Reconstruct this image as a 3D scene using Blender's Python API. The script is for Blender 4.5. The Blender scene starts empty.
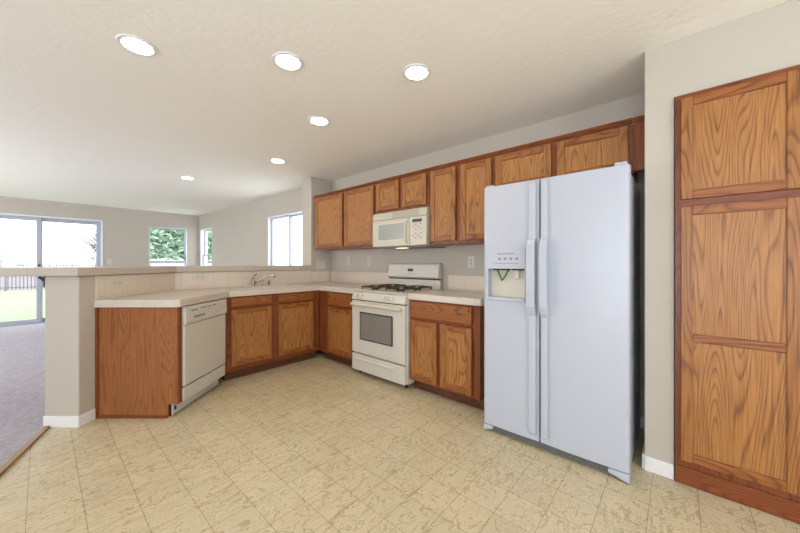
import bpy, bmesh, math, random
from mathutils import Matrix, Vector
from mathutils.geometry import tessellate_polygon
random.seed(7)
C = bpy.context.scene.collection
SC = bpy.context.scene
R = math.radians

# ------------------------------------------------------------------ camera
cam_d = bpy.data.cameras.new('camera'); cam = bpy.data.objects.new('camera', cam_d); C.objects.link(cam)
cam.location = (0, 0, 1.21); cam.rotation_euler = (R(90), 0, R(41.4 - 90))
cam_d.sensor_width = 36; cam_d.lens = 315.5 / 800 * 36; cam_d.shift_y = -3.5 / 800
cam_d.clip_start = 0.05; cam_d.clip_end = 300
SC.camera = cam
# ------------------------------------------------------------------ world, lights, exposure
SKY_STRENGTH = 4.2
LAMP_EMIT = 62
w = bpy.data.worlds.new('world'); SC.world = w; w.use_nodes = True
bg = w.node_tree.nodes['Background']; bg.inputs[0].default_value = (0.93, 0.96, 1, 1); bg.inputs[1].default_value = SKY_STRENGTH

def area(name, loc, rot, sx, sy, power, col, portal=False):
    d = bpy.data.lights.new(name, 'AREA'); d.shape = 'RECTANGLE'; d.size = sx; d.size_y = sy
    d.energy = power; d.color = col
    if portal: d.cycles.is_portal = True
    o = bpy.data.objects.new(name, d); C.objects.link(o); o.location = loc; o.rotation_euler = rot
    return o
# daylight of the dining-nook glass door (left, behind the camera), tilted up to brighten the ceiling
area('daylight_side', (-3.36, -0.4, 1.15), (0, R(-138), 0), 2.0, 3.2, 88, (0.74, 0.86, 1.0))
area('fill_rear', (0.2, -2.86, 1.5), (R(138), 0, 0), 2.6, 1.4, 80, (0.86, 0.93, 1.0))  # added fill lamp behind the camera, aimed upward to raise the ambient level
area('fill_living', (-3.36, 6.4, 1.3), (0, R(-110), 0), 1.6, 2.6, 120, (0.88, 0.94, 1.0))  # added fill lamp, unseen at the left, brightens the living room carpet and ceiling
# portals: real sky light through the openings the photo shows
area('portal_door', (-0.035, 9.62, 1.07), (R(-90), 0, 0), 1.8, 2.1, 1, (1, 1, 1), True)
area('portal_window', (2.07, 9.62, 1.49), (R(-90), 0, 0), 0.8, 1.2, 1, (1, 1, 1), True)
area('portal_side', (3.03, 5.16, 1.5), (0, R(90), 0), 1.2, 1.4, 1, (1, 1, 1), True)

SC.view_settings.view_transform = 'Standard'; SC.view_settings.look = 'None'
SC.view_settings.gamma = 1; SC.view_settings.use_curve_mapping = False
SC.view_settings.exposure = 0.0
SC.cycles.use_denoising = True
SC.cycles.max_bounces = 8; SC.cycles.diffuse_bounces = 5; SC.cycles.glossy_bounces = 4
SC.cycles.transparent_max_bounces = 12; SC.cycles.sample_clamp_indirect = 6

# ------------------------------------------------------------------ materials
def srgb(r, g, b):
    f = lambda c: (c/255/12.92) if c/255 <= 0.04045 else ((c/255+0.055)/1.055)**2.4
    return (f(r), f(g), f(b), 1)
def new_mat(name):
    m = bpy.data.materials.new(name); m.use_nodes = True
    nt = m.node_tree; b = nt.nodes['Principled BSDF']
    return m, nt, b
def nd(nt, t, **k):
    n = nt.nodes.new(t)
    for a, v in k.items(): setattr(n, a, v)
    return n
def plain(name, col, rough=0.5, metal=0.0, bump=0, bscale=60, var=0.0, vscale=3, coat=0):
    m, nt, b = new_mat(name)
    b.inputs['Base Color'].default_value = col; b.inputs['Roughness'].default_value = rough; b.inputs['Metallic'].default_value = metal
    b.inputs['Coat Weight'].default_value = coat
    tc = nd(nt, 'ShaderNodeTexCoord')
    if bump:
        n = nd(nt, 'ShaderNodeTexNoise'); n.inputs['Scale'].default_value = bscale; n.inputs['Detail'].default_value = 4
        bp = nd(nt, 'ShaderNodeBump'); bp.inputs['Strength'].default_value = bump; bp.inputs['Distance'].default_value = 0.004
        nt.links.new(tc.outputs['Object'], n.inputs['Vector']); nt.links.new(n.outputs['Fac'], bp.inputs['Height']); nt.links.new(bp.outputs['Normal'], b.inputs['Normal'])
    n = nd(nt, 'ShaderNodeTexNoise'); n.inputs['Scale'].default_value = vscale; n.inputs['Detail'].default_value = 3
    nt.links.new(tc.outputs['Object'], n.inputs['Vector'])
    mx = nd(nt, 'ShaderNodeMix', data_type='RGBA')
    v = var if var else 0.01
    mx.inputs['A'].default_value = tuple(c*(1-v) for c in col[:3]) + (1,); mx.inputs['B'].default_value = tuple(min(1, c*(1+v)) for c in col[:3]) + (1,)
    nt.links.new(n.outputs['Fac'], mx.inputs['Factor']); nt.links.new(mx.outputs['Result'], b.inputs['Base Color'])
    return m
def oak(name, light, dark, horiz=False, rough=0.38, contrast=1.0, freq=24):
    m, nt, b = new_mat(name)
    tc = nd(nt, 'ShaderNodeTexCoord'); oi = nd(nt, 'ShaderNodeObjectInfo')
    mp = nd(nt, 'ShaderNodeMapping'); mp.inputs['Scale'].default_value = (1.0, 6, 6) if horiz else (7.5, 7.5, 0.75)
    mp2 = nd(nt, 'ShaderNodeMapping'); mp2.inputs['Scale'].default_value = (5, 170, 170) if horiz else (170, 170, 5)
    W = nd(nt, 'ShaderNodeMath', operation='MULTIPLY'); W.inputs[1].default_value = 61
    nt.links.new(oi.outputs['Random'], W.inputs[0])
    n1 = nd(nt, 'ShaderNodeTexNoise', noise_dimensions='4D'); n1.inputs['Scale'].default_value = 1; n1.inputs['Detail'].default_value = 1.0; n1.inputs['Roughness'].default_value = 0.35
    nt.links.new(tc.outputs['Object'], mp.inputs['Vector']); nt.links.new(mp.outputs[0], n1.inputs['Vector']); nt.links.new(W.outputs[0], n1.inputs['W'])
    mul = nd(nt, 'ShaderNodeMath', operation='MULTIPLY'); mul.inputs[1].default_value = freq
    fr = nd(nt, 'ShaderNodeMath', operation='FRACT')
    nt.links.new(n1.outputs['Fac'], mul.inputs[0]); nt.links.new(mul.outputs[0], fr.inputs[0])
    rp = nd(nt, 'ShaderNodeValToRGB'); e = rp.color_ramp.elements
    e[0].position = 0.0; e[0].color = (0.1, 0.1, 0.1, 1); e[1].position = 1.0; e[1].color = (0.15, 0.15, 0.15, 1)
    x = e.new(0.55); x.color = (0.3, 0.3, 0.3, 1); x = e.new(0.80); x.color = (1, 1, 1, 1); x = e.new(0.90); x.color = (0.5, 0.5, 0.5, 1)
    nt.links.new(fr.outputs[0], rp.inputs[0])
    n2 = nd(nt, 'ShaderNodeTexNoise', noise_dimensions='4D'); n2.inputs['Scale'].default_value = 1; n2.inputs['Detail'].default_value = 3
    nt.links.new(tc.outputs['Object'], mp2.inputs['Vector']); nt.links.new(mp2.outputs[0], n2.inputs['Vector']); nt.links.new(W.outputs[0], n2.inputs['W'])
    r2 = nd(nt, 'ShaderNodeMapRange'); r2.inputs['From Min'].default_value = 0.38; r2.inputs['From Max'].default_value = 0.68
    nt.links.new(n2.outputs['Fac'], r2.inputs['Value'])
    a = nd(nt, 'ShaderNodeMath', operation='MULTIPLY'); a.inputs[1].default_value = 0.64 * contrast; nt.links.new(rp.outputs[0], a.inputs[0])
    c = nd(nt, 'ShaderNodeMath', operation='MULTIPLY_ADD'); c.inputs[1].default_value = 0.42 * contrast
    nt.links.new(r2.outputs[0], c.inputs[0]); nt.links.new(a.outputs[0], c.inputs[2])
    mx = nd(nt, 'ShaderNodeMix', data_type='RGBA'); mx.inputs['A'].default_value = light; mx.inputs['B'].default_value = dark
    nt.links.new(c.outputs[0], mx.inputs['Factor']); nt.links.new(mx.outputs['Result'], b.inputs['Base Color'])
    b.inputs['Roughness'].default_value = rough; b.inputs['Coat Weight'].default_value = 0.0; b.inputs['Specular IOR Level'].default_value = 0.35
    bp = nd(nt, 'ShaderNodeBump'); bp.inputs['Strength'].default_value = 0.12; bp.inputs['Distance'].default_value = 0.001
    nt.links.new(c.outputs[0], bp.inputs['Height']); nt.links.new(bp.outputs['Normal'], b.inputs['Normal'])
    return m
def tiled(name, col, grout, size, ox=0, oy=0, mortar=0.0022, rough=0.3, var=0.03):
    m, nt, b = new_mat(name)
    tc = nd(nt, 'ShaderNodeTexCoord'); mp = nd(nt, 'ShaderNodeMapping'); mp.inputs['Location'].default_value = (-ox, -oy, 0)
    br = nd(nt, 'ShaderNodeTexBrick'); br.offset = 0; br.squash = 1
    br.inputs['Scale'].default_value = 1; br.inputs['Brick Width'].default_value = size; br.inputs['Row Height'].default_value = size
    br.inputs['Mortar Size'].default_value = mortar; br.inputs['Mortar Smooth'].default_value = 0.3; br.inputs['Bias'].default_value = 0
    br.inputs['Color1'].default_value = tuple(c*(1-var) for c in col[:3]) + (1,); br.inputs['Color2'].default_value = tuple(min(1, c*(1+var)) for c in col[:3]) + (1,)
    br.inputs['Mortar'].default_value = grout
    nt.links.new(tc.outputs['UV'], mp.inputs['Vector']); nt.links.new(mp.outputs[0], br.inputs['Vector']); nt.links.new(br.outputs['Color'], b.inputs['Base Color'])
    b.inputs['Roughness'].default_value = rough
    bp = nd(nt, 'ShaderNodeBump', invert=True); bp.inputs['Strength'].default_value = 0.5; bp.inputs['Distance'].default_value = 0.002
    nt.links.new(br.outputs['Fac'], bp.inputs['Height']); nt.links.new(bp.outputs['Normal'], b.inputs['Normal'])
    return m
def vinyl():
    m, nt, b = new_mat('vinyl_tile_floor'); L = nt.links
    tc = nd(nt, 'ShaderNodeTexCoord'); mp = nd(nt, 'ShaderNodeMapping'); mp.inputs['Location'].default_value = (-0.137, -0.109, 0)
    br = nd(nt, 'ShaderNodeTexBrick'); br.offset = 0; br.squash = 1
    for k, v in (('Scale', 1), ('Brick Width', .187), ('Row Height', .187), ('Mortar Size', .0016), ('Mortar Smooth', .4), ('Bias', 0)): br.inputs[k].default_value = v
    br.inputs['Color1'].default_value = (0.93, 0.93, 0.93, 1); br.inputs['Color2'].default_value = (1, 1, 1, 1); br.inputs['Mortar'].default_value = (0.52, 0.49, 0.46, 1)
    L.new(tc.outputs['Object'], mp.inputs['Vector']); L.new(mp.outputs[0], br.inputs['Vector'])
    # veins: stretched, strongly distorted noise
    mv = nd(nt, 'ShaderNodeMapping'); mv.inputs['Rotation'].default_value = (0, 0, R(35)); mv.inputs['Scale'].default_value = (1, 2.1, 1)
    L.new(tc.outputs['Object'], mv.inputs['Vector'])
    n = nd(nt, 'ShaderNodeTexNoise'); n.inputs['Scale'].default_value = 7; n.inputs['Detail'].default_value = 6; n.inputs['Roughness'].default_value = .62; n.inputs['Distortion'].default_value = 0.9
    L.new(mv.outputs[0], n.inputs['Vector'])
    rp = nd(nt, 'ShaderNodeValToRGB'); e = rp.color_ramp.elements
    e[0].position = 0.30; e[0].color = srgb(194, 184, 158); e[1].position = 0.72; e[1].color = srgb(216, 208, 188)
    x = e.new(0.475); x.color = srgb(203, 193, 166); x = e.new(0.505); x.color = srgb(166, 151, 122); x = e.new(0.53); x.color = srgb(206, 197, 171); x = e.new(0.62); x.color = srgb(190, 178, 150)
    L.new(n.outputs['Fac'], rp.inputs[0])
    mx = nd(nt, 'ShaderNodeMix', data_type='RGBA', blend_type='MULTIPLY'); mx.inputs['Factor'].default_value = 1
    n3 = nd(nt, 'ShaderNodeTexNoise'); n3.inputs['Scale'].default_value = 5; n3.inputs['Detail'].default_value = 4; L.new(tc.outputs['Object'], n3.inputs['Vector'])
    mw_ = nd(nt, 'ShaderNodeMix', data_type='RGBA'); mw_.inputs['A'].default_value = (1.02, 0.975, 0.89, 1); mw_.inputs['B'].default_value = (1.02, 1.02, 1.02, 1); L.new(n3.outputs['Fac'], mw_.inputs['Factor'])
    m3 = nd(nt, 'ShaderNodeMix', data_type='RGBA', blend_type='MULTIPLY'); m3.inputs['Factor'].default_value = 1
    L.new(rp.outputs[0], m3.inputs['A']); L.new(mw_.outputs['Result'], m3.inputs['B']); L.new(m3.outputs['Result'], mx.inputs['A']); L.new(br.outputs['Color'], mx.inputs['B']); L.new(mx.outputs['Result'], b.inputs['Base Color'])
    b.inputs['Roughness'].default_value = 0.24; b.inputs['Specular IOR Level'].default_value = 0.35
    bp = nd(nt, 'ShaderNodeBump', invert=True); bp.inputs['Strength'].default_value = .3; bp.inputs['Distance'].default_value = .001
    L.new(br.outputs['Fac'], bp.inputs['Height']); L.new(bp.outputs['Normal'], b.inputs['Normal'])
    return m
def emit(name, col, s):
    m = bpy.data.materials.new(name); m.use_nodes = True; nt = m.node_tree; nt.nodes.remove(nt.nodes['Principled BSDF'])
    e = nd(nt, 'ShaderNodeEmission'); e.inputs[0].default_value = col; e.inputs[1].default_value = s
    nt.links.new(e.outputs[0], nt.nodes['Material Output'].inputs[0]); return m
def glassm():
    m = bpy.data.materials.new('window_glass'); m.use_nodes = True; nt = m.node_tree; nt.nodes.remove(nt.nodes['Principled BSDF'])
    t = nd(nt, 'ShaderNodeBsdfTransparent'); t.inputs[0].default_value = (0.97, 0.985, 0.98, 1)
    g = nd(nt, 'ShaderNodeBsdfGlossy'); g.inputs['Roughness'].default_value = 0.02
    mx = nd(nt, 'ShaderNodeMixShader'); mx.inputs[0].default_value = 0.05
    nt.links.new(t.outputs[0], mx.inputs[1]); nt.links.new(g.outputs[0], mx.inputs[2]); nt.links.new(mx.outputs[0], nt.nodes['Material Output'].inputs[0]); return m

M = dict(
    wall=plain('wall_paint', srgb(183, 175, 163), 0.85, bump=0.25, bscale=55, var=0.015),
    ceiling=plain('ceiling_paint', srgb(244, 240, 230), 0.9, bump=0.5, bscale=22, var=0.015, vscale=2),
    trim=plain('white_trim_paint', srgb(226, 224, 224), 0.4),
    oak=oak('oak_vertical_grain', srgb(166, 110, 58), srgb(94, 54, 26)),
    oakh=oak('oak_horizontal_grain', srgb(158, 96, 47), srgb(86, 45, 20), True),
    oakp=oak('oak_panel_veneer', srgb(176, 121, 66), srgb(104, 63, 31), contrast=1.0, freq=30),
    frame=oak('oak_frame_vertical', srgb(134, 72, 36), srgb(86, 42, 20), rough=.35),
    frameh=oak('oak_frame_horizontal', srgb(136, 73, 36), srgb(88, 43, 20), True, rough=.35),
    end=oak('oak_end_panel', srgb(156, 98, 56), srgb(102, 60, 34), contrast=.8, freq=26),
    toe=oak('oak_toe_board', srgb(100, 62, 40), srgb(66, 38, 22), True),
    tile=tiled('counter_tile', srgb(198, 188, 178), srgb(190, 180, 167), .155, .02, .925),
    tile_bar=tiled('bar_tile', srgb(184, 173, 163), srgb(168, 157, 146), .31, .09, 1.113, rough=.3),
    splash=tiled('backsplash_tile', srgb(208, 196, 182), srgb(192, 180, 165), .155, .05, .945),
    white=plain('cool_white_enamel', srgb(174, 178, 189), 0.32, bump=0.06, bscale=350),
    cream=plain('warm_white_enamel', srgb(200, 195, 185), 0.3),
    creamd=plain('warm_white_plastic', srgb(196, 190, 174), 0.45),
    black=plain('black_iron', srgb(42, 34, 30), 0.45),
    gap=plain('dark_gap', srgb(30, 28, 27), 0.7),
    almond=plain('almond_plastic', srgb(184, 180, 165), 0.35),
    grey=plain('grey_grille', srgb(120, 120, 118), 0.5),
    ovenglass=plain('oven_window_glass', srgb(122, 118, 112), 0.12),
    mwglass=plain('microwave_window_glass', srgb(150, 152, 148), 0.15),
    steel=plain('brushed_nickel', srgb(190, 182, 172), 0.25, 1.0),
    alum=plain('window_frame_metal', srgb(168, 172, 184), 0.45, 0.0),
    vinylw=plain('white_vinyl_frame', srgb(220, 222, 228), 0.4),
    print_=plain('grey_print', srgb(120, 120, 122), 0.6),
    disp=plain('display_black', srgb(22, 22, 24), 0.2),
    greenp=plain('green_paddle', srgb(60, 110, 72), 0.5),
    carpet=plain('grey_carpet_pile', srgb(166, 161, 170), 1.0, bump=1.0, bscale=70, var=0.42, vscale=34),
    wood_strip=plain('golden_threshold', srgb(146, 110, 60), 0.4),
    grass=plain('lawn_grass', srgb(140, 154, 122), 1.0, bump=1, bscale=30, var=.3, vscale=9),
    soil=plain('pale_ground', srgb(120, 112, 116), 1.0, var=.15, vscale=.4),
    leaf=plain('leaf_green', srgb(176, 204, 180), 0.6, var=.35, vscale=2.5),
    bark=plain('bark', srgb(96, 82, 68), 0.9, bump=.6, bscale=20),
    fence=plain('fence_metal', srgb(112, 112, 122), 0.6),
    wfence=plain('pale_board_fence', srgb(206, 206, 210), 0.7),
    roof=plain('blue_grey_roof', srgb(104, 128, 160), 0.8),
    stucco=plain('pale_stucco', srgb(200, 200, 205), 0.9),
    glass=glassm(), vinyl=vinyl(), lamp=emit('lamp_lens', (1.0, 0.78, 0.50, 1), LAMP_EMIT), bulb=emit('range_lamp', (1.0, 0.72, 0.42, 1), 3),
)

# ------------------------------------------------------------------ mesh helpers
class MB:
    def __init__(s): s.v = []; s.f = []; s.mi = []; s.mats = []
    def slot(s, m):
        if m not in s.mats: s.mats.append(m)
        return s.mats.index(m)
    def add(s, vs, fs, m):
        o = len(s.v); s.v += [tuple(p) for p in vs]; k = s.slot(m)
        for f in fs: s.f.append(tuple(i+o for i in f)); s.mi.append(k)
        return s
    def box(s, x0, x1, y0, y1, z0, z1, m, T=None):
        x0, x1 = sorted((x0, x1)); y0, y1 = sorted((y0, y1)); z0, z1 = sorted((z0, z1))
        vs = [(x, y, z) for z in (z0, z1) for x, y in ((x0, y0), (x1, y0), (x1, y1), (x0, y1))]
        if T is not None: vs = [T @ Vector(p) for p in vs]
        return s.add(vs, [(3, 2, 1, 0), (4, 5, 6, 7), (0, 1, 5, 4), (1, 2, 6, 5), (2, 3, 7, 6), (3, 0, 4, 7)], m)
    def prism(s, poly, z0, z1, m, holes=(), axis='z'):
        """polygon (x,y) extruded in z; axis 'x': polygon is (y,z) extruded along x from z0 to z1"""
        a = sum(poly[i][0]*poly[(i+1) % len(poly)][1]-poly[(i+1) % len(poly)][0]*poly[i][1] for i in range(len(poly)))
        if a < 0: poly = poly[::-1]
        loops = [list(poly)]
        for h in holes:
            ah = sum(h[i][0]*h[(i+1) % len(h)][1]-h[(i+1) % len(h)][0]*h[i][1] for i in range(len(h)))
            loops.append(list(h) if ah < 0 else list(h)[::-1])
        tris = tessellate_polygon([[Vector((p[0], p[1], 0)) for p in l] for l in loops])
        flat = [p for l in loops for p in l]; n = len(flat)
        P = (lambda a, b, z: (a, b, z)) if axis == 'z' else (lambda a, b, z: (z, a, b))
        vs = [P(p[0], p[1], z0) for p in flat]+[P(p[0], p[1], z1) for p in flat]
        fs = []
        if len(holes) == 0:
            fs += [tuple(range(n))[::-1], tuple(range(n, 2*n))]
        else:
            for t in tris:
                pa, pb, pc = (flat[i] for i in t)
                ar = (pb[0]-pa[0])*(pc[1]-pa[1])-(pc[0]-pa[0])*(pb[1]-pa[1])
                t = tuple(t) if ar > 0 else tuple(t)[::-1]
                fs += [t[::-1], tuple(i+n for i in t)]
        o = 0
        for l in loops:
            k = len(l)
            for i in range(k):
                j = (i+1) % k; fs.append((o+i, o+j, o+j+n, o+i+n))
            o += k
        return s.add(vs, fs, m)
    def tube(s, pts, r, m, seg=8, closed=False, caps=True):
        pts = [Vector(p) for p in pts]; rs = r if isinstance(r, (list, tuple)) else [r]*len(pts)
        rings = []; n = len(pts); up = Vector((0, 0, 1))
        for i, p in enumerate(pts):
            if closed: d = pts[(i+1) % n]-pts[i-1]
            else: d = pts[min(i+1, n-1)]-pts[max(i-1, 0)]
            d.normalize(); a = d.cross(up)
            if a.length < 1e-3: a = d.cross(Vector((1, 0, 0)))
            a.normalize(); b = d.cross(a)
            rings.append([p+(a*math.cos(t)+b*math.sin(t))*rs[i] for t in [2*math.pi*k/seg for k in range(seg)]])
        vs = [q for r_ in rings for q in r_]; fs = []
        for i in range(n if closed else n-1):
            j = (i+1) % n
            for k in range(seg):
                k2 = (k+1) % seg; fs.append((i*seg+k, j*seg+k, j*seg+k2, i*seg+k2))
        if caps and not closed: fs += [tuple(range(seg)), tuple(range((n-1)*seg, n*seg))[::-1]]
        return s.add(vs, fs, m)
    def disc(s, c, prof, m, seg=32, T=None):
        """lathe of profile [(r,z)] about z at c"""
        vs = []; fs = []
        for r, z in prof:
            for k in range(seg):
                t = 2*math.pi*k/seg; vs.append((c[0]+r*math.cos(t), c[1]+r*math.sin(t), c[2]+z))
        for i in range(len(prof)-1):
            for k in range(seg):
                k2 = (k+1) % seg; fs.append((i*seg+k, i*seg+k2, (i+1)*seg+k2, (i+1)*seg+k))
        if prof[0][0] > 1e-4: fs.append(tuple(range(seg))[::-1])
        if prof[-1][0] > 1e-4: fs.append(tuple(range((len(prof)-1)*seg, len(prof)*seg)))
        if T is not None: vs = [T @ Vector(p) for p in vs]
        return s.add(vs, fs, m)
    def build(s, name, parent=None, bevel=0, smooth=False, loc=None, seg=2):
        me = bpy.data.meshes.new(name); me.from_pydata(s.v, [], s.f); me.update()
        for m in s.mats: me.materials.append(m)
        for p, k in zip(me.polygons, s.mi): p.material_index = k
        bm = bmesh.new(); bm.from_mesh(me)
        if smooth or len(s.f) > 200: bmesh.ops.recalc_face_normals(bm, faces=bm.faces)
        uv = bm.loops.layers.uv.new('UVMap')
        for f in bm.faces:
            n = f.normal
            if abs(n.z) > .7:
                for l in f.loops: l[uv].uv = (l.vert.co.x, l.vert.co.y)
            else:
                t = Vector((-n.y, n.x, 0))
                if t.length < 1e-6: t = Vector((1, 0, 0))
                t.normalize()
                for l in f.loops: l[uv].uv = (l.vert.co.dot(t), l.vert.co.z)
            if smooth: f.smooth = True
        bm.to_mesh(me); bm.free()
        o = bpy.data.objects.new(name, me); C.objects.link(o)
        if parent: o.parent = parent
        if loc: o.location = loc
        if bevel:
            b = o.modifiers.new('bevel', 'BEVEL'); b.width = bevel; b.segments = seg; b.limit_method = 'ANGLE'; b.angle_limit = R(40)
        return o
def thing(name, label, cat, loc=(0, 0, 0), rot=0, group=None):
    o = bpy.data.objects.new(name, None); C.objects.link(o); o.location = loc; o.rotation_euler = (0, 0, rot)
    o.empty_display_size = .1
    return tag(o, label, cat, group)
def tag(o, label, cat, group=None):
    o['label'] = label; o['category'] = cat
    if group: o['group'] = group
    return o
def struct(o): o['kind'] = 'structure'; return o
def box1(name, parent, b, m, bevel=0, label=None):
    o = MB().box(*b, m).build(name, parent, bevel)
    if label: o['label'] = label
    return o

# ------------------------------------------------------------------ layout constants
PH = R(41.5)
E2 = Vector((math.cos(PH), math.sin(PH))); N2 = Vector((math.sin(PH), -math.cos(PH)))
C0 = Vector((0.178, 3.316))
def dg(s, n): p = C0+E2*s+N2*n; return (p.x, p.y)
WX = 2.905; WY = 3.97; ZC = 2.45; RW = R(-90)
FACE = 3.41
def on_e(n, y):   # point on the line offset n from the diagonal wall face where it meets Y=y
    b = C0+N2*n; t = (y-b.y)/E2.y; return (b.x+E2.x*t, y)

# ------------------------------------------------------------------ structure
struct(MB().box(-3.6, 3.1, -3.1, 9.6, -0.12, 0, M['vinyl']).build('floor'))
cp = [(-3.5, -3), (-2.13, -3), (.02, 3.482), on_e(-.25, 4.0), on_e(-.25, 4.21), (2.885, 4.21), (2.72, 9.43), (-3.5, 9.43)]
struct(MB().prism(cp, 0.001, 0.014, M['carpet']).build('floor'))
d = Vector((2.15, 6.482)).normalized(); q = Vector((.02, 3.475)); nn = Vector((d.y, -d.x))
a, b_ = q, q-d*6.8
struct(MB().prism([tuple(a-nn*.012), tuple(a+nn*.022), tuple(b_+nn*.022), tuple(b_-nn*.012)], 0.0015, .018, M['wood_strip']).build('trim_1', bevel=.004))
struct(MB().box(-3.6, 3.1, -3.1, 9.6, ZC, ZC+.12, M['ceiling']).build('ceiling'))

def holed_wall(name, L, H, t, holes, loc, rot, m=None):
    """local x along wall, room side is y<0 ; holes (x0,x1,z0,z1)"""
    mb = MB(); xs = sorted({0, L, *[h[0] for h in holes], *[h[1] for h in holes]})
    for x0, x1 in zip(xs, xs[1:]):
        z = 0
        for h in sorted([h for h in holes if h[0] <= x0 and h[1] >= x1], key=lambda h: h[2]):
            if h[2] > z: mb.box(x0, x1, 0, t, z, h[2], m or M['wall'])
            z = h[3]
        if z < H: mb.box(x0, x1, 0, t, z, H, m or M['wall'])
    o = mb.build(name); o.location = loc; o.rotation_euler = (0, 0, rot); return struct(o)
DX0, DX1 = -.95, .88
holed_wall('wall_back', 6.22, ZC, .16, [(DX0+3.5, DX1+3.5, 0, 2.14), (1.68+3.5, 2.455+3.5, .9, 2.08)], (-3.5, 9.43, 0), 0)
la = math.atan2(4.21-9.43, 2.885-2.72); LL = math.hypot(4.21-9.43, 2.885-2.72)
holed_wall('wall_living_right', LL, ZC, .16, [(.11, .88, .9, 2.08), (3.59, 4.85, .9, 2.08)], (2.72, 9.43, 0), la)
struct(MB().box(WX, WX+.14, -.62, 4.21, 0, ZC, M['wall']).build('wall_right'))
struct(MB().prism([(.148, 0), (.148, ZC), (-3.0, ZC), (-3.0, 0), (-.47, 0), (-.47, 2.135), (.016, 2.135), (.016, 0)], 2.335, WX, M['wall'], axis='x').build('wall_pantry', bevel=.005))
struct(MB().box(2.565, WX, WY, 4.21, 0, ZC, M['wall']).build('wall_stub', bevel=.008))
hw = [dg(0, 0), on_e(0, WY), (2.565, WY), (2.565, 4.21), on_e(-.25, 4.21), dg(0, -.25)]
struct(MB().prism(hw, 0, 1.112, M['wall']).build('wall_bar', bevel=.006))
holed_wall('wall_left', 12.46, ZC, .14, [(1.0, 4.2, .1, 2.15), (8.2, 10.8, .6, 2.1)], (-3.5, -3.0, 0), R(90))
holed_wall('wall_behind_camera', 6.6, ZC, .14, [(2.4, 5.0, .8, 2.2)], (3.0, -3.0, 0), R(180))
# baseboards
BH = .085
def bb(name, pts, h=BH, t=.012):
    mb = MB()
    for (x0, y0), (x1, y1) in zip(pts, pts[1:]):
        u = Vector((x1-x0, y1-y0)).normalized(); n = Vector((u.y, -u.x))  # to the right of travel
        a0 = 0 if (x0, y0) == tuple(pts[0]) else t; a1 = 0 if (x1, y1) == tuple(pts[-1]) else t
        P = [(x0, y0), (x1, y1), (x1+n.x*t+u.x*a1, y1+n.y*t+u.y*a1), (x0+n.x*t-u.x*a0, y0+n.y*t-u.y*a0)]
        mb.prism(P, 0.001, h, M['trim'])
    return struct(mb.build(name, bevel=.003))
bb('baseboard_bar', [dg(0, -.25), dg(0, 0), dg(.118, 0)], BH)
bb('baseboard_pantry', [(2.335, .148), (2.335, .018)])
bb('baseboard_fridge_nook', [(WX, .148), (2.335, .148)])
bb('baseboard_right', [(WX, 1.0), (WX, .17)])
bb('baseboard_back', [(.90, 9.43), (2.71, 9.43)], .1)
bb('baseboard_living_right', [(2.72, 9.42), (2.885, 4.22)], .1)

# ------------------------------------------------------------------ windows
def window(name, loc, rot, w, h, z0, kind='slide', frame=M['vinylw'], sash=M['alum']):
    t = bpy.data.objects.new(name, None); C.objects.link(t); t.location = loc; t.rotation_euler = (0, 0, rot); struct(t)
    f = .035
    mb = MB()
    for b in ((0, w, 0, .16, z0, z0+.02), (0, w, 0.0, .16, z0+h-.012, z0+h), (0, .012, 0, .16, z0, z0+h), (w-.012, w, 0, .16, z0, z0+h)): mb.box(*b, frame)
    mb.build('frame', t, .002)
    def sashm(x0, x1, za, zb, y, s=.04):
        m = MB()
        m.box(x0, x1, y, y+.03, za, za+s, sash).box(x0, x1, y, y+.03, zb-s, zb, sash).box(x0, x0+s, y, y+.03, za+s, zb-s, sash).box(x1-s, x1, y, y+.03, za+s, zb-s, sash)
        q = m.build('sash', t, .003)
        MB().box(x0+s, x1-s, y+.012, y+.018, za+s, zb-s, M['glass']).build('glass', q)
    if kind == 'slide':
        sashm(.014, w/2+.02, z0+.022, z0+h-.014, .06, .03); sashm(w/2-.02, w-.014, z0+.022, z0+h-.014, .095, .03)
    else:
        sashm(.014, w-.014, z0+.50, z0+h-.014, .09, .022); sashm(.014, w-.014, z0+.022, z0+.52, .055, .022)
    MB().box(-.02, w+.02, -.03, .06, z0-.02, z0, M['trim']).build('sill', t, .004)
    return t
window('window_1', (1.68, 9.43, 0), 0, .775, 1.18, .9, 'hung')
ux = Vector((math.cos(la), math.sin(la)))
p = Vector((2.72, 9.43))+ux*.11; window('window_2', (p.x, p.y, 0), la, .77, 1.18, .9, 'hung')
p = Vector((2.72, 9.43))+ux*3.59; window('window_3', (p.x, p.y, 0), la, 1.26, 1.18, .9, 'slide')
# sliding door
t = bpy.data.objects.new('door_1', None); C.objects.link(t); t.location = (DX0, 9.43, 0); struct(t)
W = DX1-DX0; mb = MB()
for b in ((0, .03, -.01, .16, .014, 2.14), (W-.03, W, -.01, .16, .014, 2.14), (.03, W-.03, -.01, .16, 2.11, 2.14)): mb.box(*b, M['vinylw'])
mb.build('frame', t, .003)
MB().box(.03, W-.03, .02, .15, .014, .04, M['alum']).build('track', t, .003)
def panel(x0, x1, y):
    m = MB(); s = .07; za, zb = .042, 2.108
    m.box(x0, x1, y, y+.04, za, za+s, M['alum']).box(x0, x1, y, y+.04, zb-s, zb, M['alum']).box(x0, x0+s, y, y+.04, za+s, zb-s, M['alum']).box(x1-s, x1, y, y+.04, za+s, zb-s, M['alum'])
    q = m.build('sliding_panel', t, .004)
    MB().box(x0+s, x1-s, y+.016, y+.024, za+s, zb-s, M['glass']).build('glass', q)
    return q
pa = panel(.032, W/2+.03, .03); pb = panel(W/2-.03, W-.032, .09)
MB().box(W/2-.022, W/2+.01, .0, .03, .95, 1.18, M['gap']).build('handle', pa, .004)

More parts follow.
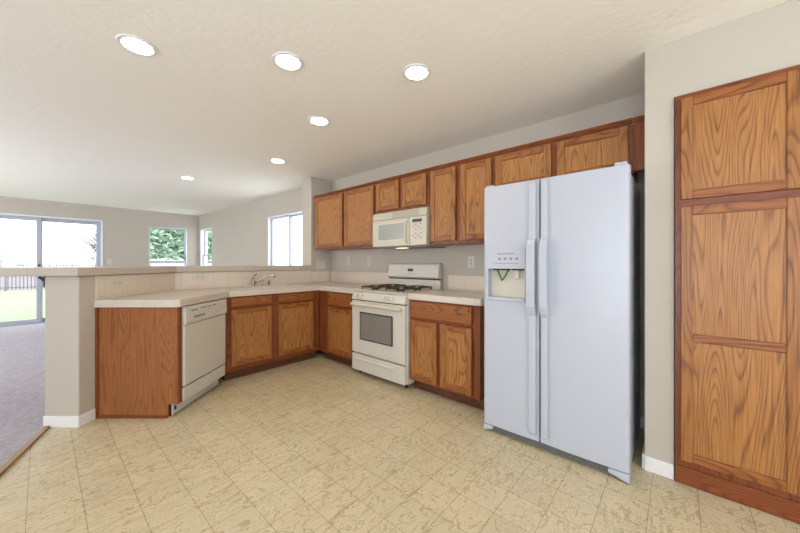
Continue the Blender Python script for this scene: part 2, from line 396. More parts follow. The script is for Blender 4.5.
# ------------------------------------------------------------------ outside
struct(MB().box(-14, 16, 9.62, 23.2, -.25, -.06, M['grass']).build('floor_lawn'))
struct(MB().box(-40, 50, 23.3, 95, -.4, -.1, M['soil']).build('floor_field'))
g = thing('metal_fence', 'dark metal picket fence along the far edge of the lawn', 'fence', (0, 22.9, -.06))
mb = MB()
for z in (.12, 1.12): mb.box(-3.2, 5.2, .0, .03, z, z+.035, M['fence'])
mb.build('rail', g)
for x in (-3.2, -1.1, 1.0, 3.1, 5.2): MB().box(x-.03, x+.03, -.01, .05, 0, 1.3, M['fence']).build('post', g)
pk = None
x = -3.1
while x < 5.15:
    if min(abs(x-q) for q in (-3.2, -1.1, 1.0, 3.1, 5.2)) > .05:
        if pk is None:
            pk = MB().box(-.018, .018, .0, .03, .04, 1.33, M['fence']).build('picket', g); pk.location.x = x
        else:
            o = pk.copy(); C.objects.link(o); o.parent = g; o.location.x = x
    x += .115
g = thing('board_fence', 'low pale board fence under the tree outside the far window', 'fence', (0, 13.2, -.06))
mb = MB(); x = 1.9
while x < 6.2: mb.box(x, x+.14, 0, .02, 0, 1.36, M['wfence']); x += .145
mb.build('boards', g)
MB().box(1.9, 6.2, -.03, 0, 1.28, 1.34, M['fence']).build('rail', g)
g = thing('distant_house', 'low distant house with blue grey roof beyond the metal fence', 'house', (-6.5, 50, -.1))
MB().box(0, 5.2, 0, 4, 0, 1.55, M['stucco']).build('wall', g)
MB().prism([(-.4, 1.55), (4.4, 1.55), (2.0, 2.25)], -.4, 5.6, M['roof'], axis='x').build('roof', g)
def tree(label, x, y, h, blobs, n, size, seed, group=None):
    g = thing('tree', label, 'tree', (x, y, -.06), 0, group)
    rnd = random.Random(seed); mb = MB()
    mb.tube([(0, 0, 0), (.05, .02, h*.35), (-.04, .05, h*.65), (0, 0, h*.85)], [.14, .11, .08, .03], M['bark'], 8)
    for bx, by, bz, rr in blobs: mb.tube([(0, 0, h*.3), (bx*.5, by*.5, (h*.35+bz)*.5+.1), (bx, by, bz)], [.05, .035, .015], M['bark'], 6)
    mb.build('trunk', g, smooth=True)
    mb = MB()
    tot = sum(b[3]**2 for b in blobs)
    for bx, by, bz, rr in blobs:
        for _ in range(int(n*rr*rr/tot)):
            v = Vector((rnd.gauss(0, 1), rnd.gauss(0, 1), rnd.gauss(0, 1))).normalized()*rr*(rnd.random()**.4)
            c = Vector((bx, by, bz))+v
            a = Vector((rnd.gauss(0, 1), rnd.gauss(0, 1), rnd.gauss(0, .6))).normalized(); b = a.orthogonal().normalized(); s = size*rnd.uniform(.6, 1.2)
            k = a.cross(b)*s*.12
            mb.add([c-a*s, c-b*s*.45+k, c+a*s, c+b*s*.45+k], [(0, 1, 2), (0, 2, 3)], M['leaf'])
    f = mb.build('foliage', g)
    return g
tree('bushy green tree filling the far window above the pale board fence', 4.15, 15.2, 4.2, [(0, 0, 2.9, 1.1), (-.9, .1, 2.4, .8), (.9, .3, 2.5, .9), (0, -.2, 3.7, .8), (-.6, 0, 3.4, .7), (1.3, .2, 3.3, .8), (1.9, .4, 2.4, .8), (-1.4, .2, 3.1, .6), (-1.5, .2, 2.2, .6), (1.9, .3, 3.4, .9), (-1.5, 0, 1.8, .5), (-.7, 0, 1.8, .55), (.1, 0, 1.85, .6), (.9, 0, 1.8, .6), (1.7, 0, 1.85, .6), (0, .5, 4.2, .9), (-1.2, .5, 4.0, .7)], 14000, .13, 3)
tree('sparse tree at the right edge of the sliding door with one arching branch', 2.0, 18.6, 3.6, [(-.6, 0, 1.45, .22), (-.5, 0, 1.85, .2), (-.45, 0, 2.3, .16), (-.62, 0, 2.72, .10), (-.8, 0, 2.70, .09), (-.97, 0, 2.63, .09), (-1.12, 0, 2.58, .08), (-1.25, 0, 2.53, .05), (0, 0, 2.6, .5), (.3, .1, 1.9, .5)], 1100, .07, 5)
tree('small tree seen through the narrow window beside the far corner', 4.6, 11.2, 3.4, [(0, 0, 2.2, .8), (.2, -.6, 2.0, .7), (0, .4, 2.8, .6)], 1500, .07, 8)

# ------------------------------------------------------------------ cabinets
def door_part(root, x0, x1, z0, z1, y=-.02, hinge=None, st=.052, mid=None, name='door', panelmat=None):
    yf, yb = y, -.001
    mb = MB()
    mb.box(x0, x0+st, yf, yb, z0, z1, M['oak']).box(x1-st, x1, yf, yb, z0, z1, M['oak'])
    mb.box(x0+st, x1-st, yf, yb, z0, z0+st, M['oakh']).box(x0+st, x1-st, yf, yb, z1-st, z1, M['oakh'])
    if mid: mb.box(x0+st, x1-st, yf, yb, mid[0], mid[1], M['oakh'])
    d = mb.build(name, root, .0035)
    spans = [(z0+st, z1-st)] if not mid else [(z0+st, mid[0]), (mid[1], z1-st)]
    for a, b in spans:
        MB().box(x0+st-.0, x1-st+.0, yf+.008, yb-.002, a, b, panelmat or M['oakp']).build('door_panel', d)
    return d
def drawer_part(root, x0, x1, z0, z1, y=-.02):
    return MB().box(x0, x1, y, -.001, z0, z1, M['oakh']).build('drawer_front', root, .006)
def cabinet(name, label, cat, loc, rot, w, z0, z1, depth, doors=(), drawers=(), toe=0, crown=False, group=None, rails=(), facemat=None):
    t = thing(name, label, cat, (loc[0], loc[1], 0), rot, group)
    bd = MB(); zt = z1-.25 if name == 'sink_base_cabinet' else z1
    bd.box(0.001, w-.001, .02, depth, z0+toe, zt, M['end'])
    if zt < z1: bd.box(.001, .018, .02, depth, zt, z1, M['end']).box(w-.018, w-.001, .02, depth, zt, z1, M['end'])
    bd.build('body', t, .001)
    mb = MB().box(0, w, .003, .02, z0+toe, z1, M['frame'])
    mb.box(0.0, w, 0.0, .003, z1-.03, z1, M['frameh']).box(0, w, 0.0, .003, z0+toe, z0+toe+.03, M['frameh'])
    for r in rails: mb.box(0.03, w-.03, 0, .003, r[0], r[1], M['frameh'])
    mb.build('face_frame', t, .001)
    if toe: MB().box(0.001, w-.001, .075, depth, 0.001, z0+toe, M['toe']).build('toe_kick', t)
    for d in doors: door_part(t, *d)
    for d in drawers: drawer_part(t, *d)
    if crown:
        MB().prism([(0.0, z1), (-.012, z1), (-.03, z1+.022), (-.03, z1+.03), (.0, z1+.03)], 0, w, M['frameh'], axis='x').build('crown', t, .002)
    return t
def rwl(y): return lambda v: y-v
# wall cabinets : local x = Y0 - Y
UX = 2.555; UD = WX-UX-.002; UT = 2.122
def upper(label, ya, yb, zb, drs, group=None, name='wall_cabinet'):
    return cabinet(name, label, 'cabinet', (UX, ya), RW, ya-yb, zb, UT, UD, [(ya-a, ya-b, zb+.026, UT-.010) for a, b in drs], crown=True, group=group)
upper('oak wall cabinet with two tall doors in the corner beside the pillar', 3.865, 2.622, 1.395, [(3.827, 3.228), (3.183, 2.650)])
upper('short two-door oak wall cabinet directly above the microwave', 2.62, 1.868, 1.775, [(2.603, 2.262), (2.215, 1.893)])
upper('oak wall cabinet with two tall doors between microwave and refrigerator', 1.866, 1.182, 1.395, [(1.838, 1.552), (1.50, 1.20)])
upper('short wide two-door oak wall cabinet above the refrigerator', 1.18, .222, 1.80, [(1.160, .72), (.677, .245)])
t = thing('filler_panel', 'narrow oak filler panel between the cabinet over the refrigerator and the white wall', 'panel', (UX, .22, 0), RW)
MB().box(0, .064, -.0, .05, 1.81, UT, M['frame']).build('board', t, .002)
MB().prism([(0.0, UT), (-.012, UT), (-.03, UT+.022), (-.03, UT+.03), (.0, UT+.03)], 0, .064, M['frameh'], axis='x').build('crown', t, .002)
# base cabinets
BT = .864
cabinet('sink_base_cabinet', 'oak sink base cabinet with two doors under the sink', 'cabinet', (1.232, FACE), 0, 2.318-1.232, 0, BT, .555,
        [(.035, .458, .155, .735), (.542, .993, .155, .735)], [(.035, .458, .762, .852), (.542, .993, .762, .852)], toe=.105, rails=[(.737, .76)])
cabinet('base_cabinet', 'narrow oak base cabinet with one door and drawer left of the range', 'cabinet', (2.32, FACE-.001), RW, FACE-.001-2.700, 0, BT, .58,
        [(.205, .66, .135, .675)], [(.205, .66, .705, .852)], toe=.105, rails=[(.677, .703)])
cabinet('base_cabinet', 'oak base cabinet with one wide drawer over two doors, right of the range', 'cabinet', (2.32, 1.920), RW, .73, 0, BT, .58,
        [(.02, .318, .125, .675), (.358, .662, .125, .675)], [(.02, .662, .705, .852)], toe=.105, rails=[(.677, .703)])
# peninsula end
pe = thing('end_panel', 'oak veneer end panel between the white column and the dishwasher', 'panel', (*dg(.135, 0), 0), PH)
# local x along e, local y = -n
MB().prism([(-.002, 0.002), (-.555, 0.002), (-.555, .105), (-.632, .105), (-.632, BT), (-.002, BT)], 0, .018, M['end'], axis='x').build('panel', pe, .001)
MB().box(.018, .055, -.632, -.612, .105, BT, M['frame']).build('front_stile', pe, .001)
MB().box(-.012, 0, -.022, -.002, .002, BT, M['frame']).build('edge_strip', pe, .001)
MB().box(-.010, -.001, -.556, -.022, .002, .022, M['frameh']).build('shoe_strip', pe, .001)
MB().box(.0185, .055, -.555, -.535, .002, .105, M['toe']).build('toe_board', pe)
# corner filler between dishwasher and sink base
f0 = dg(.796, .63); f1 = (1.229, FACE)
fp = thing('filler_panel', 'slim oak filler strip between dishwasher and sink base cabinet', 'panel', (0, 0, 0), 0)
MB().prism([f0, (1.230, FACE+.001), (1.230, FACE+.05), dg(.797, .58)], .105, BT, M['frame']).build('board', fp)

# ------------------------------------------------------------------ countertops, splash, bar top
def rrect(x0, x1, y0, y1, r, n=5):
    out = []
    for cx, cy, a in ((x1-r, y1-r, 0), (x0+r, y1-r, 90), (x0+r, y0+r, 180), (x1-r, y0+r, 270)):
        for k in range(n+1):
            t = R(a+90*k/n); out.append((cx+r*math.cos(t), cy+r*math.sin(t)))
    return out
CZ0, CZ1 = .866, .925
B1 = dg(.112, .63); B2 = dg(.135, .655)
cpoly = [dg(.112, .002), B1, B2, on_e(.655, FACE-.025), (2.295, FACE-.025), (2.295, 2.702), (WX-.002, 2.702), (WX-.002, WY-.002), on_e(.003, WY-.002)]
hole = rrect(1.40, 2.10, 3.475, 3.83, .05)
tag(MB().prism(cpoly, CZ0, CZ1, M['tile'], [hole]).build('countertop', bevel=.007), 'white tiled countertop wrapping from the column past the sink to the range', 'countertop')
cr = [(2.295, 1.924), (WX-.002, 1.924), (WX-.002, 1.168), (2.345, 1.168), (2.312, 1.180), (2.295, 1.215)]
tag(MB().prism(cr, CZ0, CZ1, M['tile']).build('countertop', bevel=.007), 'short white tiled countertop between the range and the refrigerator', 'countertop')
def splash_part(pts, z0, z1, label):
    mb = MB(); t = .010
    for (x0, y0), (x1, y1) in zip(pts, pts[1:]):
        u = Vector((x1-x0, y1-y0)).normalized(); n = Vector((u.y, -u.x))
        mb.prism([(x0+n.x*.001, y0+n.y*.001), (x1+n.x*.001, y1+n.y*.001), (x1+n.x*t, y1+n.y*t), (x0+n.x*t, y0+n.y*t)], z0, z1, M['splash'])
    return tag(mb.build('backsplash', bevel=.002), label, 'backsplash')
S0 = CZ1+.001
splash_part([dg(.125, 0), on_e(0, WY), (2.563, WY)], S0, 1.110, 'white tile backsplash under the raised bar behind the sink and diagonal counter')
splash_part([(2.566, WY), (WX-.012, WY)], S0, 1.085, 'short white tile backsplash on the pillar in the counter corner')
splash_part([(WX, WY-.012), (WX, 2.735)], S0, 1.085, 'white tile backsplash left of the range')
splash_part([(WX, 1.86), (WX, 1.15)], S0, 1.080, 'white tile backsplash between range and refrigerator')
bp_ = [dg(-.04, .03), on_e(.03, WY-.03), (2.562, WY-.03), (2.562, 4.45)]
P6 = Vector(dg(-.04, -1.0)); tt = (4.45-P6.y)/E2.y; bp_ += [(P6.x+E2.x*tt, 4.45), tuple(P6)]
tag(MB().prism(bp_, 1.1135, 1.176, M['tile_bar']).build('bar_countertop', bevel=.006), 'long raised tiled bar top running over the half wall and column', 'bar top')
br = thing('shelf_bracket', 'small dark curved bracket under the left end of the bar top', 'bracket', (*dg(.016, -.251), 0), PH)
MB().tube([(0, .014, 1.05), (0, .018, 1.075), (0, .04, 1.095), (0, .055, 1.102)], .010, M['black'], 8).box(-.014, .014, .001, .012, 1.03, 1.112, M['black']).build('arm', br)

# sink and faucet
sk = thing('kitchen_sink', 'white drop-in kitchen sink set in the tiled counter under the bar', 'sink', (1.75, 3.6525, CZ1))
mb = MB(); o_ = rrect(-.365, .365, -.195, .195, .05); i_ = rrect(-.325, .325, -.155, .155, .05)
mb.prism(o_, .001, .010, M['cream'], [i_]).build('rim', sk, .003)
mb = MB(); n = len(i_)
lv = [(1.0, .002), (.97, -.10), (.92, -.17)]
vs = [(x*k, y*k, z) for k, z in lv for x, y in i_]; fs = []
for j in range(2):
    for i in range(n): i2 = (i+1) % n; fs.append((j*n+i, (j+1)*n+i, (j+1)*n+i2, j*n+i2))
fs.append(tuple(range(2*n, 3*n)))
mb.add(vs, fs, M['cream']); mb.build('basin', sk)
MB().disc((0, 0, -.168), [(.04, 0), (.04, .004), (.02, .002)], M['steel'], 20).build('drain', sk)
fa = thing('kitchen_faucet', 'brushed nickel single-lever faucet behind the sink', 'faucet', (1.70, 3.885, CZ1))
MB().disc((0, 0, .0), [(.030, .001), (.030, .008), (.023, .012), (.022, .075), (.018, .085)], M['steel'], 20).build('base', fa, smooth=True)
MB().tube([(0, -.0, .03), (.06, -.03, .075), (.12, -.07, .115), (.165, -.10, .132), (.20, -.125, .128), (.215, -.135, .112)], [.014, .013, .012, .012, .013, .014], M['steel'], 10).build('spout', fa, smooth=True)
MB().tube([(0, 0, .085), (.004, .004, .11), (.02, .008, .135), (.05, .01, .155)], [.014, .011, .009, .008], M['steel'], 8).build('lever', fa, smooth=True)
sp = thing('side_sprayer', 'nickel side sprayer standing just right of the faucet', 'sprayer', (1.82, 3.885, CZ1))
MB().disc((0, 0, 0), [(.02, .001), (.02, .006), (.011, .01), (.010, .05), (.015, .06), (.012, .072)], M['steel'], 14).build('body', sp, smooth=True)
sd = thing('soap_dispenser', 'small nickel soap dispenser right of the side sprayer', 'soap dispenser', (1.90, 3.885, CZ1))
MB().disc((0, 0, 0), [(.018, .001), (.018, .006), (.012, .01), (.012, .05)], M['steel'], 14).build('body', sd, smooth=True)
MB().tube([(0, 0, .05), (0, 0, .062), (.0, -.04, .060)], .006, M['steel'], 8).build('nozzle', sd, smooth=True)

# ------------------------------------------------------------------ outlets and switches
def plate(name, label, cat, loc, rot, w, h, slots, kind='outlet', group=None):
    """local x right, y into the wall; loc is centre of plate on wall"""
    t = thing(name, label, cat, loc, rot, group)
    MB().box(-w/2, w/2, -.006, -.0005, -h/2, h/2, M['cream']).build('cover_plate', t, .002)
    for cx, cz, sw, sh in slots:
        s = MB().box(cx-sw/2, cx+sw/2, -.009, -.006, cz-sh/2, cz+sh/2, M['creamd'])
        q = s.build('toggle' if kind == 'switch' else 'socket', t, .0015)
        if kind == 'outlet':
            m = MB()
            if sw > sh*1.01 or w > h:
                for dz in (-.006, .006): m.box(cx-.006, cx+.006, -.0098, -.0092, cz+dz-.0015, cz+dz+.0015, M['gap'])
            else:
                for dx in (-.006, .006): m.box(cx+dx-.0015, cx+dx+.0015, -.0098, -.0092, cz-.006, cz+.006, M['gap'])
            m.build('slots', q)
    return t
duo = lambda: [(0, .02, .026, .03), (0, -.02, .026, .03)]
duoh = lambda: [(.022, 0, .03, .026), (-.022, 0, .03, .026)]
plate('wall_outlet', 'white outlet on the back wall nearest the corner, left of the range', 'outlet', (WX-.0005, 3.533, 1.243), RW, .07, .118, duo())
plate('wall_outlet', 'white outlet on the back wall just left of the range control panel', 'outlet', (WX-.0005, 3.109, 1.232), RW, .07, .118, duo())
plate('wall_outlet', 'white outlet on the back wall between range and refrigerator', 'outlet', (WX-.0005, 1.588, 1.222), RW, .075, .118, duo())
plate('light_switch', 'wide white triple switch plate on the pillar above the corner counter', 'switch', (2.727, WY-.0005, 1.185), 0, .150, .116, [(-.046, 0, .02, .06), (0, 0, .02, .06), (.046, 0, .02, .06)], 'switch')
plate('wall_outlet', 'sideways white outlet in the tile backsplash left of the faucet', 'outlet', (1.15, WY-.0115, 1.060), 0, .118, .072, duoh())
plate('wall_outlet', 'sideways white outlet in the tile backsplash above the wood end panel', 'outlet', (*dg(.30, .0115), 1.045), PH, .118, .072, duoh())
plate('light_switch', 'small white switch on the far living room wall beside the sliding door', 'switch', (.979, 9.4295, 1.232), 0, .075, .118, [(0, 0, .02, .05)], 'switch')

# ------------------------------------------------------------------ dishwasher
dwp = dg(.195, .63)
dw = thing('dishwasher', 'white built-in dishwasher with upper control panel set in the diagonal counter run', 'dishwasher', (*dwp, 0), PH)
W = .598
MB().box(0.003, W-.003, .012, .56, .12, .855, M['creamd']).build('tub', dw)
MB().box(0, W, -.018, .010, .222, .708, M['cream']).build('door', dw, .006)
cpn = MB().prism([(-.022, .712), (-.030, .735), (-.026, .850), (-.020, .858), (.010, .858), (.010, .712)], 0, W, M['cream'], axis='x').build('control_panel', dw, .003)
m = MB()
for x in (.10, .125, .15, .175, .20, .225): m.box(x, x+.02, -.0315, -.028, .757, .771, M['print_'])
m.box(.07, .15, -.0302, -.026, .815, .824, M['print_']).build('buttons', cpn)
m = MB()
for x, w_ in ((.20, .07), (.29, .05), (.36, .05)): m.box(x, x+w_, -.0298, -.026, .822, .830, M['grey'])
m.box(.42, .50, -.0302, -.028, .765, .768, M['grey']).build('markings', cpn)
MB().disc((0, 0, 0), [(.012, 0), (.011, .008), (0, .008)], M['creamd'], 16, Matrix.Translation((.545, -.028, .785)) @ Matrix.Rotation(R(90), 4, 'X')).build('latch', cpn)
MB().box(0.002, W-.002, .000, .012, .20, .23, M['gap']).build('door_gap', dw)
MB().box(0, W, -.014, .010, .105, .212, M['cream']).build('access_panel', dw, .004)
MB().box(-.03, W, .055, .065, .012, .14, M['cream']).build('kick_plate', dw)
MB().box(-.014, -.002, .046, .054, .045, .075, M['gap']).build('hinge_cutout', dw)
MB().box(.02, .04, .09, .12, .001, .12, M['gap']).box(W-.04, W-.02, .09, .12, .001, .12, M['gap']).build('feet', dw)

# ------------------------------------------------------------------ gas range
RWD = .765; rg = thing('gas_range', 'white freestanding gas range with dark iron burner grates', 'range', (2.25, 2.691, 0), RW)
MB().box(0, RWD, .042, .64, .05, .905, M['cream']).build('body', rg, .004)
for x in (.05, RWD-.05):
    for y in (.09, .58): MB().disc((x, y, 0), [(.018, .001), (.018, .05)], M['gap'], 12).build('foot', rg)
dr = MB().box(0.004, RWD-.004, .0, .04, .055, .232, M['cream']).build('storage_drawer', rg, .008)
MB().prism([(-.012, .180), (-.003, .196), (0.001, .196), (0.001, .165), (-.003, .165)], .07, RWD-.14, M['cream'], axis='x').build('drawer_pull', dr, .003)
od = MB().box(0.004, RWD-.004, 0, .04, .246, .806, M['cream']).build('oven_door', rg, .008)
MB().box(.135, .615, -.004, .0, .395, .690, M['gap']).build('window_frame', od, .003)
MB().box(.150, .600, -.006, -.0042, .407, .678, M['ovenglass']).build('oven_window', od)
hd = MB().tube([(.022, -.020, .768), (.08, -.030, .771), (RWD/2, -.034, .773), (RWD-.08, -.030, .771), (RWD-.022, -.020, .768)], .019, M['creamd'], 10)
hd.box(.02, .045, -.02, 0, .754, .782, M['creamd']).box(RWD-.045, RWD-.02, -.02, 0, .754, .782, M['creamd']).build('oven_handle', od)
cpn = MB().prism([(.0, .815), (.0, .835), (.022, .895), (.05, .895), (.05, .815)], 0.002, RWD-.002, M['cream'], axis='x').build('control_panel', rg, .004)
for x in (.085, .155, .50, .555, .61):
    T = Matrix.Translation((x, .006, .856)) @ Matrix.Rotation(R(70), 4, 'X')
    k = MB().disc((0, 0, 0), [(.021, 0), (.021, .006), (.015, .008), (.013, .026), (0, .026)], M['cream'], 16, T).build('knob', cpn)
MB().box(.002, RWD-.002, .012, .052, .806, .816, M['gap']).build('door_gap', rg)
MB().box(0, RWD, .018, .60, .906, .922, M['cream']).build('cooktop', rg, .006)
for x in (.20, .565):
    for y in (.17, .44):
        MB().disc((x, y, .922), [(.05, 0), (.05, .006), (.038, .010), (.038, .018), (0, .02)], M['black'], 20).build('burner', rg)
for x0 in (.065, .43):
    for y0 in (.055, .325):
        m = MB(); r = .0062; z = .952; x1 = x0+.27; y1 = y0+.235; xm = (x0+x1)/2; ym = (y0+y1)/2
        m.tube([(x0+.04, y0, z), (x1-.04, y0, z), (x1, y0+.04, z), (x1, y1-.04, z), (x1-.04, y1, z), (x0+.04, y1, z), (x0, y1-.04, z), (x0, y0+.04, z)], r, M['black'], 6, closed=True)
        for p0, p1 in (((x0, ym), (xm-.035, ym)), ((xm+.035, ym), (x1, ym)), ((xm, y0), (xm, ym-.035)), ((xm, ym+.035), (xm, y1))):
            m.tube([(*p0, z), (*p1, z+.003)], r, M['black'], 6)
        for cx, cy in ((x0+.02, y0+.02), (x1-.02, y0+.02), (x0+.02, y1-.02), (x1-.02, y1-.02)): m.tube([(cx, cy, .9225), (cx, cy, z)], r, M['black'], 6)
        m.build('grate', rg)
bk = MB().prism([(.585, 1.035), (.560, 1.05), (.582, 1.19), (.60, 1.208), (.645, 1.208), (.645, 1.035)], 0.005, RWD-.005, M['cream'], axis='x').build('backguard', rg, .01)
MB().box(.005, RWD-.005, .592, .645, .923, 1.022, M['cream']).build('back_riser', rg, .004)
MB().box(.01, RWD-.03, .588, .64, 1.022, 1.036, M['gap']).build('oven_vent', rg)
MB().box(.33, .40, .5625, .572, 1.115, 1.145, M['disp'], ).build('clock_display', bk)
m = MB()
for i in range(6): m.box(.275+i*.033, .292+i*.033, .5600, .570, 1.082, 1.087, M['print_'])
m.build('clock_buttons', bk)

# ------------------------------------------------------------------ microwave
mw = thing('microwave_oven', 'cream over-the-range microwave above the gas range', 'microwave', (2.498, 2.619, 0), RW)
W = .762; Z0, Z1 = 1.388, 1.770
MB().box(0.002, W-.002, .03, .40, Z0, Z1, M['almond']).build('body', mw, .004)
MB().box(.03, W-.03, .05, .38, Z0-.014, Z0, M['grey']).build('underside', mw, .003)
MB().box(.28, .42, .08, .14, Z0-.017, Z0-.014, M['bulb']).build('cooktop_lamp', mw)
gv = MB().prism([(.028, Z1-.085), (.0, Z1-.085), (.012, Z1-.01), (.028, Z1)], 0, W, M['almond'], axis='x').build('vent_grille', mw, .003)
m = MB()
for i in range(4): m.box(.30, W-.10, .000+i*.0026, .006+i*.0026, Z1-.075+i*.016, Z1-.070+i*.016, M['grey'])
m.build('vent_slots', gv)
dd = MB().box(0, .545, .0, .028, Z0+.002, Z1-.088, M['almond']).build('door', mw, .006)
MB().box(.080, .492, -.003, .0, Z0+.058, Z1-.122, M['creamd']).build('window_trim', dd, .004)
MB().box(.098, .474, -.005, -.003, Z0+.074, Z1-.138, M['mwglass']).build('door_window', dd)
MB().tube([(.515, -.006, Z0+.03), (.515, -.02, Z0+.05), (.515, -.02, Z1-.14), (.515, -.006, Z1-.12)], .009, M['almond'], 8).build('handle', dd)
cc = MB().box(.549, W, .0, .028, Z0+.002, Z1-.088, M['almond']).build('control_panel', mw, .005)
MB().box(.585, .705, -.002, .0, Z1-.145, Z1-.115, M['disp']).build('display', cc)
for r_ in range(7):
    if r_ == 3: continue
    for c_ in range(4):
        MB().box(.585+c_*.031, .607+c_*.031, -.0015, .0, Z1-.172-r_*.023, Z1-.162-r_*.023, M['print_'] if (r_+c_) % 2 else M['creamd']).build('button', cc)

# ------------------------------------------------------------------ refrigerator
FW = .866; fr = thing('refrigerator', 'white side-by-side refrigerator with ice and water dispenser', 'refrigerator', (2.118, 1.064, 0), RW)
MB().box(.008, FW-.008, .075, .745, .03, 1.735, M['white']).build('body', fr, .004)
def prof(xa, xb, x0, x1, rl, rr, back=.066, r=.02, bulge=.010):
    """front curve of a door spanning x0..x1, cut to xa..xb, local y"""
    pts = []; N = 14
    def yy(x):
        u = (x-x0)/(x1-x0); y = bulge*(2*u-1)**2*0.6
        if rl and x < x0+r: y += r-math.sqrt(max(0, r*r-(x0+r-x)**2))
        if rr and x > x1-r: y += r-math.sqrt(max(0, r*r-(x-(x1-r))**2))
        return y
    xs = [xa+(xb-xa)*i/N for i in range(N+1)]
    for e, c in ((x0, rl), (x1, rr)):
        if c:
            for k in (0, .02, .1, .25, .5, .75, 1):
                x = e+(r*k if e == x0 else -r*k)
                if xa <= x <= xb: xs.append(x)
    xs = sorted(set(round(x, 5) for x in xs))
    front = [(x, yy(x)) for x in xs]
    return front+[(xb, back), (xa, back)]
SX = .391
ZB, ZT = .055, 1.752
D0, D1, DZ0, DZ1 = .045, .300, .965, 1.172
fz = MB()
fz.prism(prof(.0, SX, 0, SX, 1, 0), ZB, DZ0, M['white']).prism(prof(.0, SX, 0, SX, 1, 0), DZ1, ZT, M['white'])
fz.prism(prof(.0, D0, 0, SX, 1, 0), DZ0, DZ1, M['white']).prism(prof(D1, SX, 0, SX, 1, 0), DZ0, DZ1, M['white'])
fz.box(D0, D1, .058, .066, DZ0, DZ1, M['creamd'])
fz = fz.build('freezer_door', fr)
fd = MB().prism(prof(SX+.008, FW, SX+.008, FW, 0, 1), ZB, ZT, M['white']).build('fresh_food_door', fr)
ds = MB().box(D0-.018, D1+.005, -.006, .012, DZ1-.002, 1.300, M['white'])
ds.box(D0-.018, D0, -.006, .014, DZ0-.016, DZ1, M['white']).box(D1, D1+.005, -.004, .012, DZ0-.016, DZ1, M['white']).box(D0, D1, -.010, .056, DZ0-.016, DZ0+.006, M['white'])
ds = ds.build('dispenser', fz, .004)
m = MB().box(D0+.07, D0+.19, -.0075, -.006, 1.270, 1.276, M['print_'])
for i in range(4): m.box(D0+.075+i*.04, D0+.093+i*.04, -.0075, -.006, 1.232, 1.246, M['print_'])
m.box(D0+.04, D0+.22, -.007, -.006, 1.205, 1.208, M['grey']).build('control_marks', ds)
MB().box(D0+.03, D0+.14, .01, .05, DZ1-.012, DZ1-.002, M['gap']).box(D0+.165, D0+.24, .01, .05, DZ1-.012, DZ1-.002, M['gap']).build('spout_housing', ds)
m = MB().tube([(D0+.05, .035, DZ1-.012), (D0+.075, .03, DZ1-.06), (D0+.085, .028, DZ1-.085)], .006, M['greenp'], 8)
m.tube([(D0+.13, .035, DZ1-.012), (D0+.105, .03, DZ1-.06), (D0+.085, .028, DZ1-.085)], .006, M['greenp'], 8).build('ice_paddle', ds)['label'] = 'green V-shaped ice paddle'
MB().prism([(.035, DZ1-.012), (.028, DZ1-.07), (.032, DZ1-.075), (.042, DZ1-.012)], D0+.175, D0+.205, M['cream'], axis='x').build('water_paddle', ds, .002)
def handle(x0, x1, parent):
    m = MB().prism([(.004, .09), (-.014, .10), (-.016, .86), (-.016, 1.37), (-.014, 1.735), (.004, 1.745)], x0+.004, x1-.004, M['white'], axis='x')
    g_ = [(-.014, .860), (-.034, .885), (-.052, .93), (-.058, 1.00), (-.058, 1.26), (-.052, 1.33), (-.034, 1.36), (-.014, 1.372),
          (-.014, 1.345), (-.026, 1.325), (-.034, 1.28), (-.036, 1.24), (-.036, 1.02), (-.034, .97), (-.026, .915), (-.014, .890)]
    h = m.build('handle', parent, .004)
    MB().prism(g_, x0, x1, M['white'], axis='x').build('grip', h, .006)
handle(.325, .379, fz); handle(.405, .452, fd)
gr = MB().box(.07, FW-.07, .02, .07, .012, .048, M['gap'])
for z in (.014, .026, .038): gr.box(.075, FW-.075, .014, .02, z, z+.005, M['grey'])
gr.build('base_grille', fr)
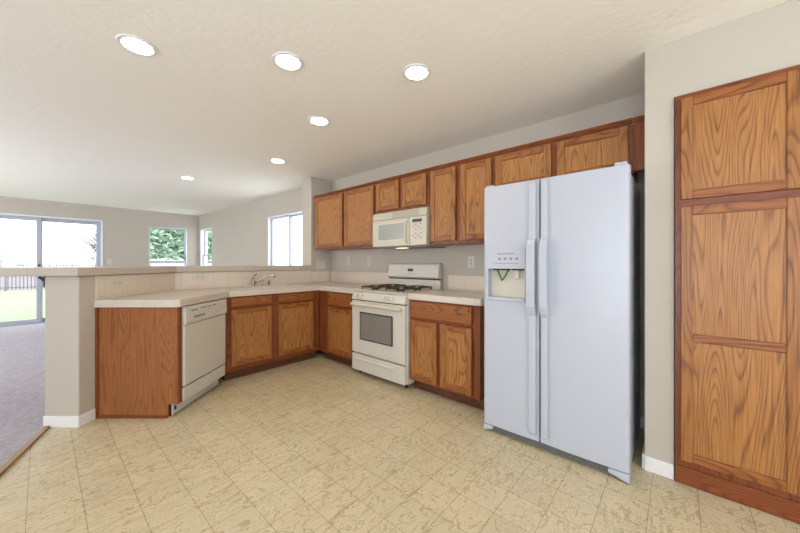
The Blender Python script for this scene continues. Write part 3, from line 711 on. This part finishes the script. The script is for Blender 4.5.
for x0, x1, sgn in ((.005, .075, 1), (FW-.10, FW-.0, -1)):
    P = [(x0, .004), (x1, .004 if sgn < 0 else .03), (x1, .05), (x0, .05)] if sgn > 0 else [(x0, .028), (x1, .002), (x1, .05), (x0, .05)]
    m = MB(); vs = [(x, y, z) for y in (-.004, .10) for x, z in P]
    m.add(vs, [(0, 1, 2, 3), (7, 6, 5, 4), (0, 4, 5, 1), (1, 5, 6, 2), (2, 6, 7, 3), (3, 7, 4, 0)], M['white']).build('foot_cover', fr, .005)
MB().box(.01, .07, .02, .12, ZT+.001, ZT+.018, M['white']).build('hinge_cover', fr, .008)
MB().box(FW-.075, FW-.012, .02, .12, ZT+.001, ZT+.026, M['white']).build('hinge_cover', fr, .010)
MB().box(SX+.001, SX+.007, .02, .07, ZB, ZT-.005, M['gap']).build('door_gasket', fr)

# ------------------------------------------------------------------ pantry
PX = 2.318; PY = .013; PW = .475
pn = thing('pantry_cabinet', 'tall built-in oak pantry cabinet with upper and lower doors', 'cabinet', (PX, PY, 0), RW)
MB().box(.004, PW-.004, .022, .56, .002, 2.122, M['end']).build('body', pn)
MB().box(0, PW, .0, .022, .10, 2.128, M['frame']).build('face_frame', pn, .002)
MB().box(.02, PW-.02, -.002, .0, 1.522, 1.55, M['frameh']).build('middle_rail', pn)
MB().box(0, PW, -.003, .022, .002, .098, M['frameh']).build('base_board', pn, .002)
MB().box(0, PW, -.003, .0, 2.108, 2.128, M['frameh']).build('top_strip', pn, .002)
door_part(pn, .024, .442, 1.555, 2.103, st=.048)
door_part(pn, .024, .442, .138, 1.515, st=.048, mid=(.787, .831))

# ------------------------------------------------------------------ recessed ceiling lights
spots = [((.36, 2.31), 'recessed ceiling light at the upper left, nearest the viewer'),
         ((1.00, 1.80), 'recessed ceiling light in the middle of the nearest row of three'),
         ((1.61, 1.275), 'recessed ceiling light at the right, closest to the refrigerator'),
         ((1.595, 2.345), 'recessed ceiling light in the second row, over the middle of the kitchen'),
         ((1.89, 3.64), 'recessed ceiling light above the sink near the pillar'),
         ((1.40, 5.35), 'farthest recessed ceiling light, over the living room carpet')]
for (x, y), lab in spots:
    t = thing('recessed_ceiling_light', lab, 'ceiling light', (x, y, ZC), 0, 'recessed lights in the ceiling')
    MB().disc((0, 0, 0), [(.070, -.0025), (.072, -.007), (.090, -.006), (.094, -.001)], M['trim'], 40).build('trim_ring', t, smooth=False)
    MB().disc((0, 0, 0), [(.069, -.008), (.069, -.003)], M['lamp'], 40).build('lens', t)
